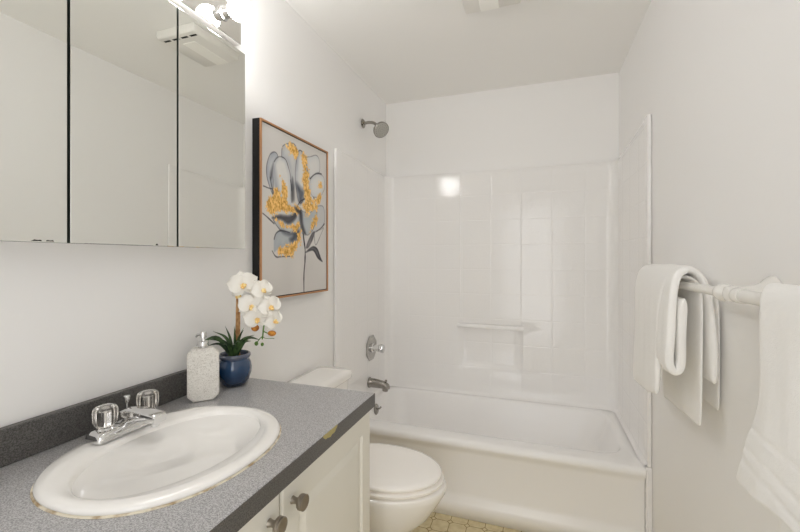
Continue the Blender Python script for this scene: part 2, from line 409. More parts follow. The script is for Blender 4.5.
va = thing('tub_valve', (FX, 2.375, .718), 'chrome eight-sided mixer valve plate with round handle on the surround above the tub spout', 'valve')
def octa(r, h, cz=.718, cy=2.375): return [(h, cy + r * math.cos(PI / 8 + PI / 4 * k), cz + r * math.sin(PI / 8 + PI / 4 * k)) for k in range(8)]
MB().loft([octa(.086, FX + .0015), octa(.086, FX + .006), octa(.074, FX + .012), octa(.068, FX + .012), octa(.060, FX + .009)]).build('escutcheon', M_SATIN, va, smooth=False)
MB().lathe([(.030, .008), (.030, .016), (.022, .022), (.020, .050), (.024, .052), (.024, .060), (.018, .064)], (FX, 2.375, .718), (1, 0, 0), 24).build('valve_stem', M_CHROME, va)
MB().lathe([(.020, .062), (.026, .066), (.027, .085), (.022, .092)], (FX, 2.375, .718), (1, 0, 0), 32, flute=(8, .07)).build('handle', M_CHROME, va)

sp = thing('tub_spout', (FX, 2.345, .500), 'brushed nickel tub spout with diverter knob, below the valve', 'tub spout')
def ov(x, cz, ry, rz): return [(x, 2.345 + ry * math.cos(2 * PI * k / 24), cz + rz * math.sin(2 * PI * k / 24)) for k in range(24)]
MB().loft([ov(FX + .0015, .50, .029, .034), ov(FX + .008, .50, .030, .035), ov(FX + .012, .50, .027, .030), ov(FX + .060, .498, .026, .028), ov(FX + .095, .495, .025, .025),
           ov(FX + .120, .490, .023, .022), ov(FX + .134, .485, .020, .017), ov(FX + .141, .480, .013, .010)]).build('spout_body', M_NICK, sp)
MB().lathe([(.021, -.006), (.019, -.032), (.016, -.034)], (FX + .116, 2.345, .490), (.12, 0, 1), 20).build('outlet', M_NICK, sp)
MB().lathe([(.004, 0), (.004, .012), (.008, .014), (.008, .021), (.005, .024)], (FX + .116, 2.345, .504), (.12, 0, 1), 14).build('diverter_knob', M_NICK, sp)

# ================================================================ TOILET
TY = 1.53
to = thing('toilet', (.36, TY, 0), 'white round-front toilet with closed lid between vanity and bathtub', 'toilet')
def tl(x0, x1, hw, z, n=56, back=.35):
    """egg outline: blunt back at x0, round front at x1"""
    cx = x0 + (x1 - x0) * .47; l = []
    for j in range(n):
        t = 2 * PI * j / n; c, s_ = math.cos(t), math.sin(t)
        if c >= 0: l.append((cx + (x1 - cx) * c, TY + hw * s_, z))
        else: l.append((cx + (cx - x0) * math.copysign(abs(c) ** .7, c), TY + hw * math.copysign(abs(s_) ** .9, s_), z))
    return l
MB().loft([tl(.20, .50, .105, .001), tl(.20, .505, .108, .03), tl(.21, .50, .095, .07), tl(.20, .515, .098, .15), tl(.17, .575, .125, .21), tl(.14, .640, .160, .27),
           tl(.13, .678, .176, .33), tl(.13, .702, .184, .370), tl(.13, .706, .187, .394), tl(.135, .703, .184, .400), tl(.15, .685, .172, .4025), tl(.2, .62, .12, .402)]).build('bowl', M_PORC, to, autos=False)
se = MB().loft([tl(.28, .635, .125, .4088), tl(.235, .684, .172, .4090), tl(.228, .694, .179, .4115), tl(.228, .695, .180, .4195), tl(.235, .690, .176, .4225), tl(.28, .635, .125, .4226)]).build('seat', M_SEAT, to, autos=True)
MB().loft([tl(.28, .635, .125, .4280), tl(.25, .664, .152, .4284), tl(.235, .678, .165, .4285), tl(.228, .686, .172, .431), tl(.228, .687, .173, .440), tl(.236, .681, .168, .4455), tl(.25, .664, .155, .449), tl(.30, .60, .108, .4505)]).build('lid', M_SEAT, to, autos=False)
for s in (-1, 1): MB().box(.205, .245, TY + s * .075 - .02, TY + s * .075 + .02, .404, .432).build('hinge', M_SEAT, to, bevel=.006)
MB().loft([rrect(.030, .175, TY - .19, TY + .19, .03, .402), rrect(.020, .185, TY - .200, TY + .200, .035, .55), rrect(.016, .190, TY - .206, TY + .206, .038, .725)]).build('tank', M_PORC, to)
MB().loft([rrect(.012, .199, TY - .213, TY + .213, .04, .726), rrect(.010, .204, TY - .217, TY + .217, .042, .732), rrect(.010, .204, TY - .217, TY + .217, .042, .754),
           rrect(.014, .199, TY - .212, TY + .212, .04, .763), rrect(.04, .17, TY - .17, TY + .17, .03, .766)]).build('tank_lid', M_PORC, to, autos=False)

# ================================================================ VANITY
CT, CY0, CY1, CD = .878, -.12, 1.150, .561
va_ = thing('vanity_cabinet', (.27, .51, 0), 'white painted vanity cabinet with raised-panel doors under the grey counter', 'cabinet')
CX, VY0, VY1, VZ1 = .528, -.10, 1.1465, CT - .0425
MB().box(.003, CX - .02, VY0, VY0 + .018, .002, VZ1).box(.003, CX - .02, VY1 - .018, VY1, .002, VZ1).box(.003, .015, VY0 + .018, VY1 - .018, .1, VZ1) \
    .box(.015, CX - .02, VY0 + .018, VY1 - .018, .10, .118).box(CX - .08, CX - .062, VY0 + .018, VY1 - .018, .002, .10) \
    .box(CX - .02, CX, VY0, VY1, .10, .14).box(CX - .02, CX, VY0, VY1, VZ1 - .03, VZ1) \
    .box(CX - .02, CX, VY0, VY0 + .03, .14, VZ1 - .03).box(CX - .02, CX, VY1 - .03, VY1, .14, VZ1 - .03).box(CX - .02, CX, .66, .70, .14, VZ1 - .03).box(CX - .02, CX, .22, .26, .14, VZ1 - .03) \
    .build('body', M_CAB, va_, smooth=False)
def door(y0, y1, z0, z1, knob_y, knob_z):
    x = CX + .0015; t = .019; mb = MB()
    def rc(i, xx): return [(xx, y0 + i, z0 + i), (xx, y1 - i, z0 + i), (xx, y1 - i, z1 - i), (xx, y0 + i, z1 - i)]
    mb.loft([rc(0, x), rc(0, x + t - .005), rc(.002, x + t - .0015), rc(.006, x + t), rc(.058, x + t), rc(.064, x + t - .006), rc(.072, x + t - .006), rc(.092, x + t - .001), rc(.10, x + t - .0005)])
    dr = mb.build('door', M_CAB, va_, smooth=False)
    k = MB().lathe([(.0085, .0005), (.0075, .003), (.0065, .008), (.0068, .013), (.0105, .018), (.0152, .0195), (.0165, .0215), (.0165, .0255), (.0152, .0268), (.0165, .0282), (.0165, .0315), (.0150, .0325), (.0115, .0318), (.004, .0318)],
                   (x + t, knob_y, knob_z), (1, 0, 0), 28).build('knob', M_PEWT, dr)
    return dr
door(.686, 1.143, .125, VZ1 - .008, .722, .785)
door(.238, .680, .125, VZ1 - .008, .644, .785)
door(-.092, .232, .125, VZ1 - .008, .196, .785)

# countertop with an oval cut-out
ct = thing('countertop', (.28, .51, CT - .042), 'grey speckled laminate countertop holding the oval sink', 'countertop')
SX, SY = .283, .6657
def rect_pt(a):
    dx, dy = math.cos(a), math.sin(a); ts = []
    if dx > 1e-9: ts.append((CD - SX) / dx)
    if dx < -1e-9: ts.append((.002 - SX) / dx)
    if dy > 1e-9: ts.append((CY1 - SY) / dy)
    if dy < -1e-9: ts.append((CY0 - SY) / dy)
    t = min(ts); return SX + dx * t, SY + dy * t
angs = sorted([2 * PI * k / 96 for k in range(96)] + [math.atan2(y - SY, x - SX) % (2 * PI) for x in (.002, CD) for y in (CY0, CY1)])
def ring(z, e, kind):
    if kind: return [(rect_pt(a)[0], rect_pt(a)[1], z) for a in angs]
    return [(SX + .194 * math.cos(a), SY + .213 * math.sin(a), z) for a in angs]
zt, zb = CT, CT - .042
m = MB(); lo = [ring(zb, 0, False), ring(zb, 0, True), ring(zt, 0, True), ring(zt, 0, False), ring(zb, 0, False)]
m.loft(lo, False, False)
m.build('worktop', M_LAM, ct, smooth=False, bevel=.0012)
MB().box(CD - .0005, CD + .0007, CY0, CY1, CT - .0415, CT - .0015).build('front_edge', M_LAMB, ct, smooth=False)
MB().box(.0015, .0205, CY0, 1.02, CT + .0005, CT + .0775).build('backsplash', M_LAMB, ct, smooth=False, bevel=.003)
pts = [(CD + .0008, .865 + .036 * math.cos(PI + PI * k / 14), CT - .0012 + .015 * math.sin(PI + PI * k / 14) * (1 + .12 * math.sin(k * 2.1))) for k in range(15)]
m = MB().loft([pts, [(p[0] - .006, p[1], p[2]) for p in pts]]); tag(m.build('chipped_edge', M_CHIP, ct, smooth=False), 'yellowish chipped patch on the front edge')

# sink
sk = thing('oval_sink', (SX, SY, CT), 'white oval drop-in basin set in the grey countertop', 'sink')
ix, iy = .295, .668
MB().loft([ell(SX, SY, .2030, .2315, CT + .0008, p=2.2), ell(SX, SY, .2060, .2345, CT + .004, p=2.2), ell(SX, SY, .2055, .2340, CT + .008, p=2.2), ell(SX, SY, .2000, .2285, CT + .0125, p=2.2), ell(SX, SY, .190, .217, CT + .014),
           ell(ix - .004, iy - .002, .148, .204, CT + .011), ell(ix, iy, .146, .202, CT + .007), ell(ix, iy, .141, .197, CT - .003), ell(ix, iy, .134, .188, CT - .030),
           ell(ix, iy, .120, .168, CT - .075), ell(ix, iy, .094, .130, CT - .115), ell(ix, iy, .055, .072, CT - .133), ell(ix, iy, .023, .023, CT - .138)]).build('basin', M_PORC, sk, autos=False)
MB().lathe([(.022, 0), (.022, .003), (.012, .005), (.003, .006)], (ix, iy, CT - .1375), (0, 0, 1), 24).build('drain', M_CHROME, sk)
lo = []
for a, z in ((.2036, .0005), (.2090, .0005), (.2076, .0024), (.2040, .0026)): lo.append(ell(SX, SY, a, a + .0285, CT + z, p=2.2))
MB().loft(lo + [lo[0]], False, False).build('caulk_bead', M_CAULK, sk)

# faucet
FXc, FYc, FZ = .112, .682, CT + .0145
fa = thing('faucet', (FXc, FYc, FZ), 'chrome two-handle faucet with clear fluted knobs at the back of the sink', 'faucet')
def bl(hx, hy, z, dx=0): return rrect(FXc - hx + dx, FXc + hx + dx, FYc - hy, FYc + hy, min(hx, hy) * .5, z)
MB().loft([bl(.027, .083, FZ), bl(.0275, .0835, FZ + .008), bl(.0255, .081, FZ + .016), bl(.021, .074, FZ + .021), bl(.014, .05, FZ + .0225)]).build('base', M_CHROME, fa)
def spl(x, zc, hw, hh):
    return [(x, FYc + hw * math.copysign(abs(math.cos(2 * PI * k / 24)) ** .42, math.cos(2 * PI * k / 24)), zc + hh * math.copysign(abs(math.sin(2 * PI * k / 24)) ** .42, math.sin(2 * PI * k / 24))) for k in range(24)]
MB().loft([spl(FXc - .024, FZ + .018, .020, .014), spl(FXc - .014, FZ + .026, .022, .020), spl(FXc + .012, FZ + .036, .021, .018), spl(FXc + .050, FZ + .041, .019, .013), spl(FXc + 0.077, FZ + .041, .0185, .0115), spl(FXc + 0.101, FZ + .039, .018, .0115), spl(FXc + 0.105, FZ + .038, .016, .009)]).build('spout', M_CHROME, fa)
MB().lathe([(.009, 0), (.009, -.010), (.007, -.011)], (FXc + .089, FYc, FZ + .029), (0, 0, 1), 18).build('aerator', M_CHROME, fa)
for s in (-1, 1):
    y = FYc + s * .052
    h = MB().lathe([(.014, .020), (.014, .026), (.019, .030), (.0225, .036), (.0235, .050), (.0235, .064), (.021, .071), (.014, .074)], (FXc, y, FZ), (0, 0, 1), 80, flute=(10, .035)).build('knob', M_ACRY, fa)
    tag(h, 'clear fluted acrylic knob')
    MB().lathe([(.0085, .0195), (.0085, .030), (.0060, .031), (.0060, .060)], (FXc, y, FZ), (0, 0, 1), 20).build('spindle', M_CHROME, h)
    MB().lathe([(.016, .0195), (.018, .0215), (.0155, .0255)], (FXc, y, FZ), (0, 0, 1), 28).build('collar', M_CHROME, h)
MB().lathe([(.0026, .012), (.0026, .046), (.0045, .048), (.0062, .053), (.0078, .060), (.0070, .063), (.003, .064)], (FXc - .030, FYc + .020, FZ + .006), (0, 0, 1), 16).build('pop_up_rod', M_CHROME, fa)

# soap dispenser
bc = Vector((.097, .925, CT + .001)); ux = Vector((.70, .714, 0)).normalized(); un = Vector((.714, -.70, 0))
so = thing('soap_dispenser', tuple(bc), 'off-white embossed soap bottle with a chrome pump, beside the blue pot', 'soap dispenser')
def oc(i, dn):
    hw, hh, ch = .043 - i, .156, .017
    q = [(-hw + ch, i), (hw - ch, i), (hw, ch + i * .4), (hw, hh - ch - i * .4), (hw - ch, hh - i), (-hw + ch, hh - i), (-hw, hh - ch - i * .4), (-hw, ch + i * .4)]
    return [bc + ux * a + Vector((0, 0, b)) + un * dn for a, b in q]
MB().loft([oc(.004, -.020), oc(0, -.016), oc(0, .016), oc(.004, .020), oc(.0055, .0195)]).build('bottle', M_SOAP, so, smooth=False)
pz = bc + Vector((0, 0, .156))
MB().lathe([(.0135, -.001), (.0145, .002), (.0145, .018), (.013, .020), (.006, .021), (.005, .024), (.005, .030), (.009, .031), (.009, .046), (.008, .048), (.002, .049)], pz, (0, 0, 1), 28).build('pump', M_CHROME, so)
MB().tube([pz + Vector((0, 0, .040)), pz + Vector((0, 0, .040)) + (-ux * .5 - un * .25) * .018, pz + Vector((0, 0, .038)) + (-ux * .5 - un * .25) * .034, pz + Vector((0, 0, .032)) + (-ux * .5 - un * .25) * .040], [.005, .0045, .004, .0035], 12).build('nozzle', M_CHROME, so)

# potted orchid
oc_ = Vector((.083, 1.071, CT + .001))
orc = thing('potted_orchid', tuple(oc_), 'white orchid with yellow throats in a round blue glazed pot', 'potted plant')
MB().lathe([(.030, 0), (.036, .002), (.046, .018), (.0535, .040), (.0545, .058), (.051, .076), (.0465, .084), (.0455, .088), (.0495, .092), (.0515, .098), (.0500, .104), (.0460, .106), (.0430, .103), (.0425, .095)], oc_, (0, 0, 1), 56, cap1=False).build('pot', M_POT, orc, autos=False)
MB().lathe([(.0428, .091), (.03, .094), (.01, .096)], oc_, (0, 0, 1), 32).build('soil', M_SOIL, orc)
zs_ = CT + .093
MB().tube([(.092, 1.076, zs_), (.097, 1.070, 1.05), (.101, 1.066, 1.11), (.106, 1.062, 1.172)], [.0075, .0075, .0072, .0070], 12).build('stake', M_STALK, orc)
MB().lathe([(.009, -.004), (.010, .004), (.006, .010)], (.106, 1.062, 1.174), (0, 0, 1), 12).build('stake_cap', M_LIP, orc)
MB().tube(spline([(.106, 1.060, 1.172), (.125, 1.055, 1.202), (.165, 1.050, 1.205), (.205, 1.045, 1.172), (.225, 1.043, 1.120), (.222, 1.042, 1.075), (.218, 1.042, 1.045)], 30), .0022, 8).build('flower_stem', M_STEM, orc)
MB().tube(spline([(.222, 1.042, 1.072), (.235, 1.043, 1.066), (.252, 1.044, 1.066)], 8), .0016, 8).build('bud_stem', M_STEM, orc)
MB().tube(spline([(.219, 1.042, 1.055), (.207, 1.042, 1.045), (.197, 1.042, 1.032)], 8), .0014, 8).build('bud_stem', M_STEM, orc)
MB().tube(spline([(.219, 1.042, 1.055), (.23, 1.042, 1.049), (.262, 1.044, 1.050)], 8), .0009, 8).build('tendril', M_STEM, orc)
for (p, r, mm, sc) in (((.192, 1.040, 1.080), .0115, M_BUD, (1.1, 1, .95)), ((.253, 1.044, 1.066), .0105, M_BUD, (1.35, 1, .85)), ((.195, 1.042, 1.030), .0060, M_BUDG, (1, 1, 1.2)), ((.218, 1.042, 1.029), .0050, M_BUDG, (1, 1, 1.15))):
    MB().sphere(p, r, 18, 10, sc).build('bud', mm, orc, autos=False)
def leaf(tip, mid, w, name='leaf'):
    a = Vector((oc_.x + random.uniform(-.008, .008), oc_.y + random.uniform(-.008, .008), zs_ - .002)); P = spline([a, Vector(mid), Vector(tip)], 14); lo = []
    for i, p in enumerate(P):
        s = i / 13; d_ = (P[min(i + 1, 13)] - P[max(i - 1, 0)]).normalized(); side = d_.cross(Vector((.55, -.6, .58))).normalized(); nn = side.cross(d_).normalized()
        ww = w * (.35 + .65 * math.sin(PI * min(1, .15 + s * .8)) ) * (1 - s ** 3 * .96)
        lo.append([p - side * ww, p - side * ww * .5 - nn * ww * .18, p - nn * ww * .30, p + side * ww * .5 - nn * ww * .18, p + side * ww, p + side * ww * .5 - nn * (ww * .18 + .0012), p - nn * (ww * .30 + .0012), p - side * ww * .5 - nn * (ww * .18 + .0012)])
    MB().loft(lo).build(name, M_LEAF, orc, autos=False)
for tip, mid, w in (((.006, .985, 1.022), (.042, 1.035, 1.040), .0075), ((.030, 1.03, 1.062), (.062, 1.058, 1.034), .0055), ((.092, 1.005, 1.026), (.082, 1.040, 1.018), .0065), ((.138, 1.05, 1.076), (.108, 1.060, 1.032), .0055), ((.122, 1.07, 1.066), (.098, 1.068, 1.028), .005),
                    ((.222, 1.025, 1.048), (.150, 1.050, 1.040), .0075), ((.196, 1.03, 1.060), (.130, 1.050, 1.034), .006), ((.022, 1.02, 1.036), (.05, 1.050, 1.024), .0065), ((.055, 1.00, 1.046), (.068, 1.042, 1.026), .0055), ((.070, 1.09, 1.083), (.08, 1.08, 1.03), .005), ((.150, 1.07, 1.030), (.118, 1.072, 1.020), .0065), ((.148, 1.00, 1.030), (.11, 1.04, 1.022), .006), ((.012, 1.01, 1.012), (.05, 1.04, 1.018), .005), ((.172, 1.0, 1.040), (.12, 1.035, 1.030), .005), ((.062, 1.05, 1.078), (.074, 1.06, 1.035), .0045), ((.118, 1.03, 1.085), (.098, 1.055, 1.035), .0045), ((.035, 1.06, 1.045), (.06, 1.065, 1.025), .0055)):
    leaf(tip, mid, w)
def petal(mb, c, n, ang, length, width, cup, up, tw=.6):
    r = n.cross(up).normalized(); u = r.cross(n).normalized()
    al = u * math.cos(ang) + r * math.sin(ang); sd = al.cross(n).normalized(); NS, NT = 9, 7; vs = []
    for lay in (0, 1):
        for i in range(NS):
            s = i / (NS - 1); w_ = width * max(.10, math.sin(PI * (s * .90 + .08)) ** tw) * (1 if s < .98 else .5)
            for j in range(NT):
                t = j / (NT - 1) * 2 - 1
                vs.append(c + al * (length * (s - .10 * t * t * s)) + sd * (w_ * t) + n * (cup * length * (math.sin(PI * s) * .5 - .9 * s * s) + w_ * t * t * .18 + .004 * math.sin(5 * s + 3 * t) * s - lay * .0010))
    fs = []; K = NS * NT
    for lay in (0, 1):
        for i in range(NS - 1):
            for j in range(NT - 1): fs.append(tuple(lay * K + q for q in (i * NT + j, i * NT + j + 1, (i + 1) * NT + j + 1, (i + 1) * NT + j)))
    mb.add(vs, fs)
def flower(c, n, R, roll):
    c = Vector(c); n = Vector(n).normalized(); up = Vector((0, 0, 1)); mb = MB()
    for a in (0, 125, 235): petal(mb, c, n, math.radians(a + roll), R, R * .36, .25, up, .7)
    for a in (72, -72): petal(mb, c + n * .003, n, math.radians(a + roll), R * 1.02, R * .58, .22, up, .5)
    f = mb.build('flower', M_PETAL, orc, autos=False)
    lb = MB(); dn = math.radians(180 + roll); r = n.cross(up).normalized(); u = r.cross(n).normalized()
    al = u * math.cos(dn) + r * math.sin(dn)
    lb.sphere(c + n * .007, R * .09, 12, 8)
    petal(lb, c + n * .006, (n * .8 - al * .5).normalized(), dn, R * .42, R * .17, -.3, up)
    for s in (-1, 1): petal(lb, c + n * .006, n, dn + s * .9, R * .28, R * .11, .6, up)
    lb.build('lip', M_LIP, f, autos=False)
flower((.155, 1.028, 1.219), (.62, -.76, .12), .050, 12)
flower((.215, 1.045, 1.202), (.75, -.35, .25), .040, 25)
flower((.196, 1.022, 1.154), (.52, -.80, -.05), .048, -10)
flower((.252, 1.035, 1.152), (.85, -.45, .10), .041, 20)
flower((.214, 1.022, 1.115), (.55, -.78, -.15), .043, 8)
flower((.268, 1.032, 1.110), (.93, -.25, .0), .036, 30)
flower((.196, 1.052, 1.180), (.30, -.80, .50), .034, -40)

# ================================================================ MIRROR CABINET AND LIGHT
MX, MZ0, MZ1 = .115, 1.335, 1.993
mc = thing('mirror_cabinet', (0, .688, MZ0), 'three-door mirrored medicine cabinet on the left wall above the sink', 'medicine cabinet')
MB().box(.001, .094, .292, 1.082, MZ0 + .004, MZ1 - .002).build('body', M_PLAS, mc, smooth=False)
MB().box(.094, .0955, .295, 1.079, MZ0 + .006, MZ1 - .004).build('door_gap', M_DARK, mc, smooth=False)
edges = [.288, .554, .820, 1.088]
M_MIRW = M_MIRR
for k in range(3):
    y0, y1 = edges[k] + .0026, edges[k + 1] - .0026; x = .097; mb = MB()
    def rc(i, xx): return [(xx, y0 + i, MZ0 + i), (xx, y1 - i, MZ0 + i), (xx, y1 - i, MZ1 - i), (xx, y0 + i, MZ1 - i)]
    dr = mb.loft([rc(.001, x), rc(0, x + .003), rc(0, MX - .004)], True, True).build('mirror_door', M_GLEDGE, mc, smooth=False)
    MB().loft([rc(.0003, MX - .0035), rc(.0003, MX - .0006), rc(.0012, MX)], True, True).build('mirror_glass', M_MIRR, dr, smooth=False)
    for yc, w_ in ((((.497, .009), (.520, .007)), ((.757, .004),), ())[k]):
        rng = random.Random(int(yc * 1000)); l = []
        for j in range(9):
            a = PI * j / 8; l.append((MX + .0003, yc + w_ * math.cos(a), MZ0 + .002 + (.0015 + .003 * rng.random()) * math.sin(a)))
        tag(MB().loft([l, [(MX - .0005, p[1], p[2]) for p in l]]).build('edge_wear', M_DARK, dr, smooth=False), 'dark worn spot on the bottom edge of the mirror')

vl = thing('vanity_light', (0, .84, 2.067), 'chrome bath light bar with round lit bulbs above the mirrored cabinet', 'wall lamp')
M_PLATE = mat('polished_chrome_plate', rgb(226, 224, 220), 0.05, metal=1.0)
MB().box(.001, .045, .535, 1.147, 2.067, 2.185).build('back_plate', M_PLATE, vl, smooth=False, bevel=.004)
for k in range(4):
    y = 1.062 - .150 * k
    b = MB().lathe([(.024, 0), (.024, .004), (.019, .006), (.019, .030), (.017, .032)], (.0455, y, 2.132), (1, 0, 0), 28).build('socket', M_CHROME, vl)
    MB().sphere((.112, y, 2.132), .038, 28, 16).build('bulb', M_BULB, vl, autos=False)

# ================================================================ CEILING FAN BOX
fn = thing('exhaust_fan', (.857, 1.64, RH), 'white ceiling exhaust fan box with slotted grille', 'exhaust fan')
def fr(i, z): return rrect(.742 + i, .985 - i, 1.460 + i, 1.772 - i, .008, z, 4, 2)
MB().loft([fr(0, RH - .001), fr(0, RH - .028), fr(.004, RH - .037), fr(.008, RH - .040)]).build('housing', M_PLAS, fn)
MB().box(.812, .892, 1.535, 1.766, RH - .0425, RH - .012).build('lens', M_LENS, fn, smooth=False, bevel=.003)
for k in range(4):
    x = .756 + k * .056
    MB().box(x, x + .040, 1.487, 1.499, RH - .0408, RH - .038).build('slot', M_SLOT, fn, smooth=False)

# ================================================================ PICTURE
pc = thing('canvas_picture', (.02, 1.518, 1.14), 'framed painting of a grey magnolia with gold leaf on the left wall', 'picture')
PY0, PY1, PZ0, PZ1 = 1.257, 1.777, 1.138, 1.847
MB().box(.001, .034, PY0, PY1, PZ0, PZ1).build('stretcher_frame', M_BLACK, pc, smooth=False)
fr_t = .0075
m = MB()
m.box(.034, .0415, PY0, PY0 + fr_t, PZ0, PZ1).box(.034, .0415, PY1 - fr_t, PY1, PZ0, PZ1).box(.034, .0415, PY0 + fr_t, PY1 - fr_t, PZ0, PZ0 + fr_t).box(.034, .0415, PY0 + fr_t, PY1 - fr_t, PZ1 - fr_t, PZ1)
m.build('copper_frame', M_COPP, pc, smooth=False, bevel=.0015)
MB().box(.034, .0355, PY0 + .007, PY1 - .007, PZ0 + .007, PZ1 - .007).build('shadow_gap', M_BLACK, pc, smooth=False)
# painted canvas: colours laid down stroke by stroke on a fine grid
NU, NV = 191, 261
uu, vv = np.meshgrid(np.linspace(0, 1, NU), np.linspace(0, 1, NV)); AR = .705 / .516
rs = np.random.RandomState(3)
def smooth_noise(g, seed):
    r = np.random.RandomState(seed).rand(g + 2, g + 2); x = uu * g; y = vv * g * 1.0
    i = np.minimum(x.astype(int), g); j = np.minimum(y.astype(int), g); fx = x - i; fy = y - j; fx = fx * fx * (3 - 2 * fx); fy = fy * fy * (3 - 2 * fy)
    return r[j, i] * (1 - fx) * (1 - fy) + r[j, i + 1] * fx * (1 - fy) + r[j + 1, i] * (1 - fx) * fy + r[j + 1, i + 1] * fx * fy
n_big, n_mid, n_fine = smooth_noise(6, 1), smooth_noise(22, 2), smooth_noise(84, 4)
img = np.ones((NV, NU, 3)) * np.array([216, 213, 210.]) + (n_big[..., None] - .5) * 10
def seg_dist(pts, closed):
    d = np.full(uu.shape, 9.); P = pts + [pts[0]] if closed else pts
    for (x0, y0), (x1, y1) in zip(P[:-1], P[1:]):
        dx, dy = x1 - x0, (y1 - y0) * AR; t = np.clip(((uu - x0) * dx + (vv - y0) * AR * dy) / (dx * dx + dy * dy + 1e-12), 0, 1)
        d = np.minimum(d, np.hypot(uu - x0 - t * dx, (vv - y0) * AR - t * dy))
    return d
def sm(pts, closed=True):
    P = [np.array(p) for p in pts]; n = len(P); out = []
    for i in range(n if closed else n - 1):
        a, b, c, e = (P[(i - 1) % n], P[i], P[(i + 1) % n], P[(i + 2) % n]) if closed else (P[max(i - 1, 0)], P[i], P[i + 1], P[min(i + 2, n - 1)])
        for t in (0, .25, .5, .75): out.append(tuple(.5 * (2 * b + (c - a) * t + (2 * a - 5 * b + 4 * c - e) * t * t + (3 * b - a - 3 * c + e) * t ** 3)))
    if not closed: out.append(tuple(P[-1]))
    return out
def inside(pts):
    r = np.zeros(uu.shape, bool); n = len(pts)
    for i in range(n):
        x0, y0 = pts[i]; x1, y1 = pts[(i + 1) % n]
        c = ((y0 > vv) != (y1 > vv)) & (uu < (x1 - x0) * (vv - y0) / (y1 - y0 + 1e-12) + x0); r ^= c
    return r
def over(mask, col): 
    global img
    img = img * (1 - mask[..., None]) + np.array(col, float) * mask[..., None]
def fill(pts, col, op=1.0, edge=.012, rim=None, rimw=.04, rimop=.5):
    P = sm(pts); d = seg_dist(P, True); ins = inside(P); sd = np.where(ins, d, -d)
    over(np.clip(sd / edge + .5, 0, 1) * op * (.85 + .3 * (n_mid - .5)), col)
    if rim: over(np.clip(sd / edge + .5, 0, 1) * np.exp(-(d / rimw) ** 2) * rimop * (.55 + .9 * n_mid).clip(0, 1.2), rim)
def line(pts, w, col, op=1.0, closed=False):
    d = seg_dist(sm(pts, closed), closed); over(np.clip((w * .62 * (.6 + .8 * n_mid) - d) / .006 + .5, 0, 1) * op, col)
def gold(pts, thr=.34):
    P = sm(pts); d = seg_dist(P, True); sd = np.where(inside(P), d, -d)
    k = sd + (n_fine - .5) * .05 + (n_mid - .5) * .06
    mk = np.clip(k / .010 + .5, 0, 1) * np.clip((n_fine - thr + .38) / .08, 0, 1)
    c = np.array([232, 184, 104.]) + (n_fine[..., None] - .5) * np.array([70, 80, 90.]) 
    dark = (rs.rand(*uu.shape) > .93) * 60
    global img
    img = img * (1 - mk[..., None]) + (c - dark[..., None]) * mk[..., None]
INK, BLUE, LITE, MID = (56, 54, 60), (168, 173, 183), (226, 226, 224), (198, 201, 205)
P1=[(0.165,0.143),(0.105,0.166),(0.068,0.217),(0.056,0.264),(0.068,0.319),(0.116,0.38),(0.141,0.394),(0.141,0.319),(0.165,0.23),(0.203,0.165)]
P1d=[(0.153,0.209),(0.141,0.262),(0.128,0.298),(0.105,0.313),(0.105,0.279),(0.128,0.235)]
P2=[(0.153,0.203),(0.19,0.173),(0.242,0.157),(0.31,0.163),(0.351,0.206),(0.38,0.255),(0.393,0.346),(0.38,0.44),(0.256,0.44),(0.178,0.372),(0.141,0.291)]
P2b=[(0.153,0.231),(0.141,0.291),(0.165,0.356),(0.229,0.426),(0.269,0.421),(0.217,0.356),(0.19,0.284)]
P3=[(0.256,0.173),(0.256,0.113),(0.283,0.079),(0.366,0.05),(0.438,0.041),(0.483,0.07),(0.498,0.111),(0.467,0.211),(0.453,0.308),(0.393,0.346),(0.38,0.237),(0.324,0.162)]
P4=[(0.467,0.149),(0.498,0.079),(0.545,0.064),(0.609,0.091),(0.641,0.152),(0.641,0.284),(0.591,0.374),(0.529,0.413),(0.483,0.367),(0.453,0.245)]
P4d=[(0.467,0.287),(0.529,0.305),(0.591,0.329),(0.576,0.376),(0.529,0.413),(0.498,0.384),(0.483,0.336)]
P4e=[(0.409,0.258),(0.438,0.329),(0.438,0.403),(0.393,0.409),(0.393,0.333)]
P5=[(0.624,0.102),(0.707,0.074),(0.812,0.047),(0.868,0.079),(0.868,0.149),(0.812,0.186),(0.707,0.228),(0.657,0.182)]
P6=[(0.707,0.228),(0.812,0.179),(0.944,0.18),(0.963,0.264),(0.868,0.33),(0.742,0.345),(0.69,0.296)]
G1=[(0.283,0.072),(0.38,0.047),(0.467,0.054),(0.483,0.082),(0.453,0.132),(0.393,0.123),(0.337,0.104),(0.283,0.096)]
G2=[(0.576,0.078),(0.641,0.105),(0.657,0.169),(0.674,0.245),(0.69,0.323),(0.707,0.376),(0.624,0.384),(0.591,0.322),(0.545,0.264),(0.576,0.194),(0.56,0.132)]
G3=[(0.056,0.431),(0.141,0.406),(0.165,0.362),(0.217,0.367),(0.256,0.399),(0.324,0.416),(0.38,0.452),(0.453,0.421),(0.514,0.44),(0.467,0.477),(0.366,0.491),(0.229,0.495),(0.105,0.495),(0.056,0.471)]
G4=[(0.591,0.414),(0.707,0.383),(0.777,0.389),(0.831,0.411),(0.777,0.451),(0.641,0.468),(0.576,0.454)]
G5=[(0.242,0.282),(0.283,0.282),(0.31,0.332),(0.337,0.39),(0.297,0.406),(0.256,0.352)]
G6=[(0.849,0.228),(0.905,0.228),(0.905,0.264),(0.849,0.271)]
G6b=[(0.886,0.301),(0.944,0.308),(0.905,0.355),(0.831,0.39),(0.812,0.365)]
D8=[(0.128,0.538),(0.229,0.513),(0.337,0.511),(0.422,0.492),(0.483,0.455),(0.467,0.508),(0.409,0.543),(0.337,0.559),(0.256,0.54)]
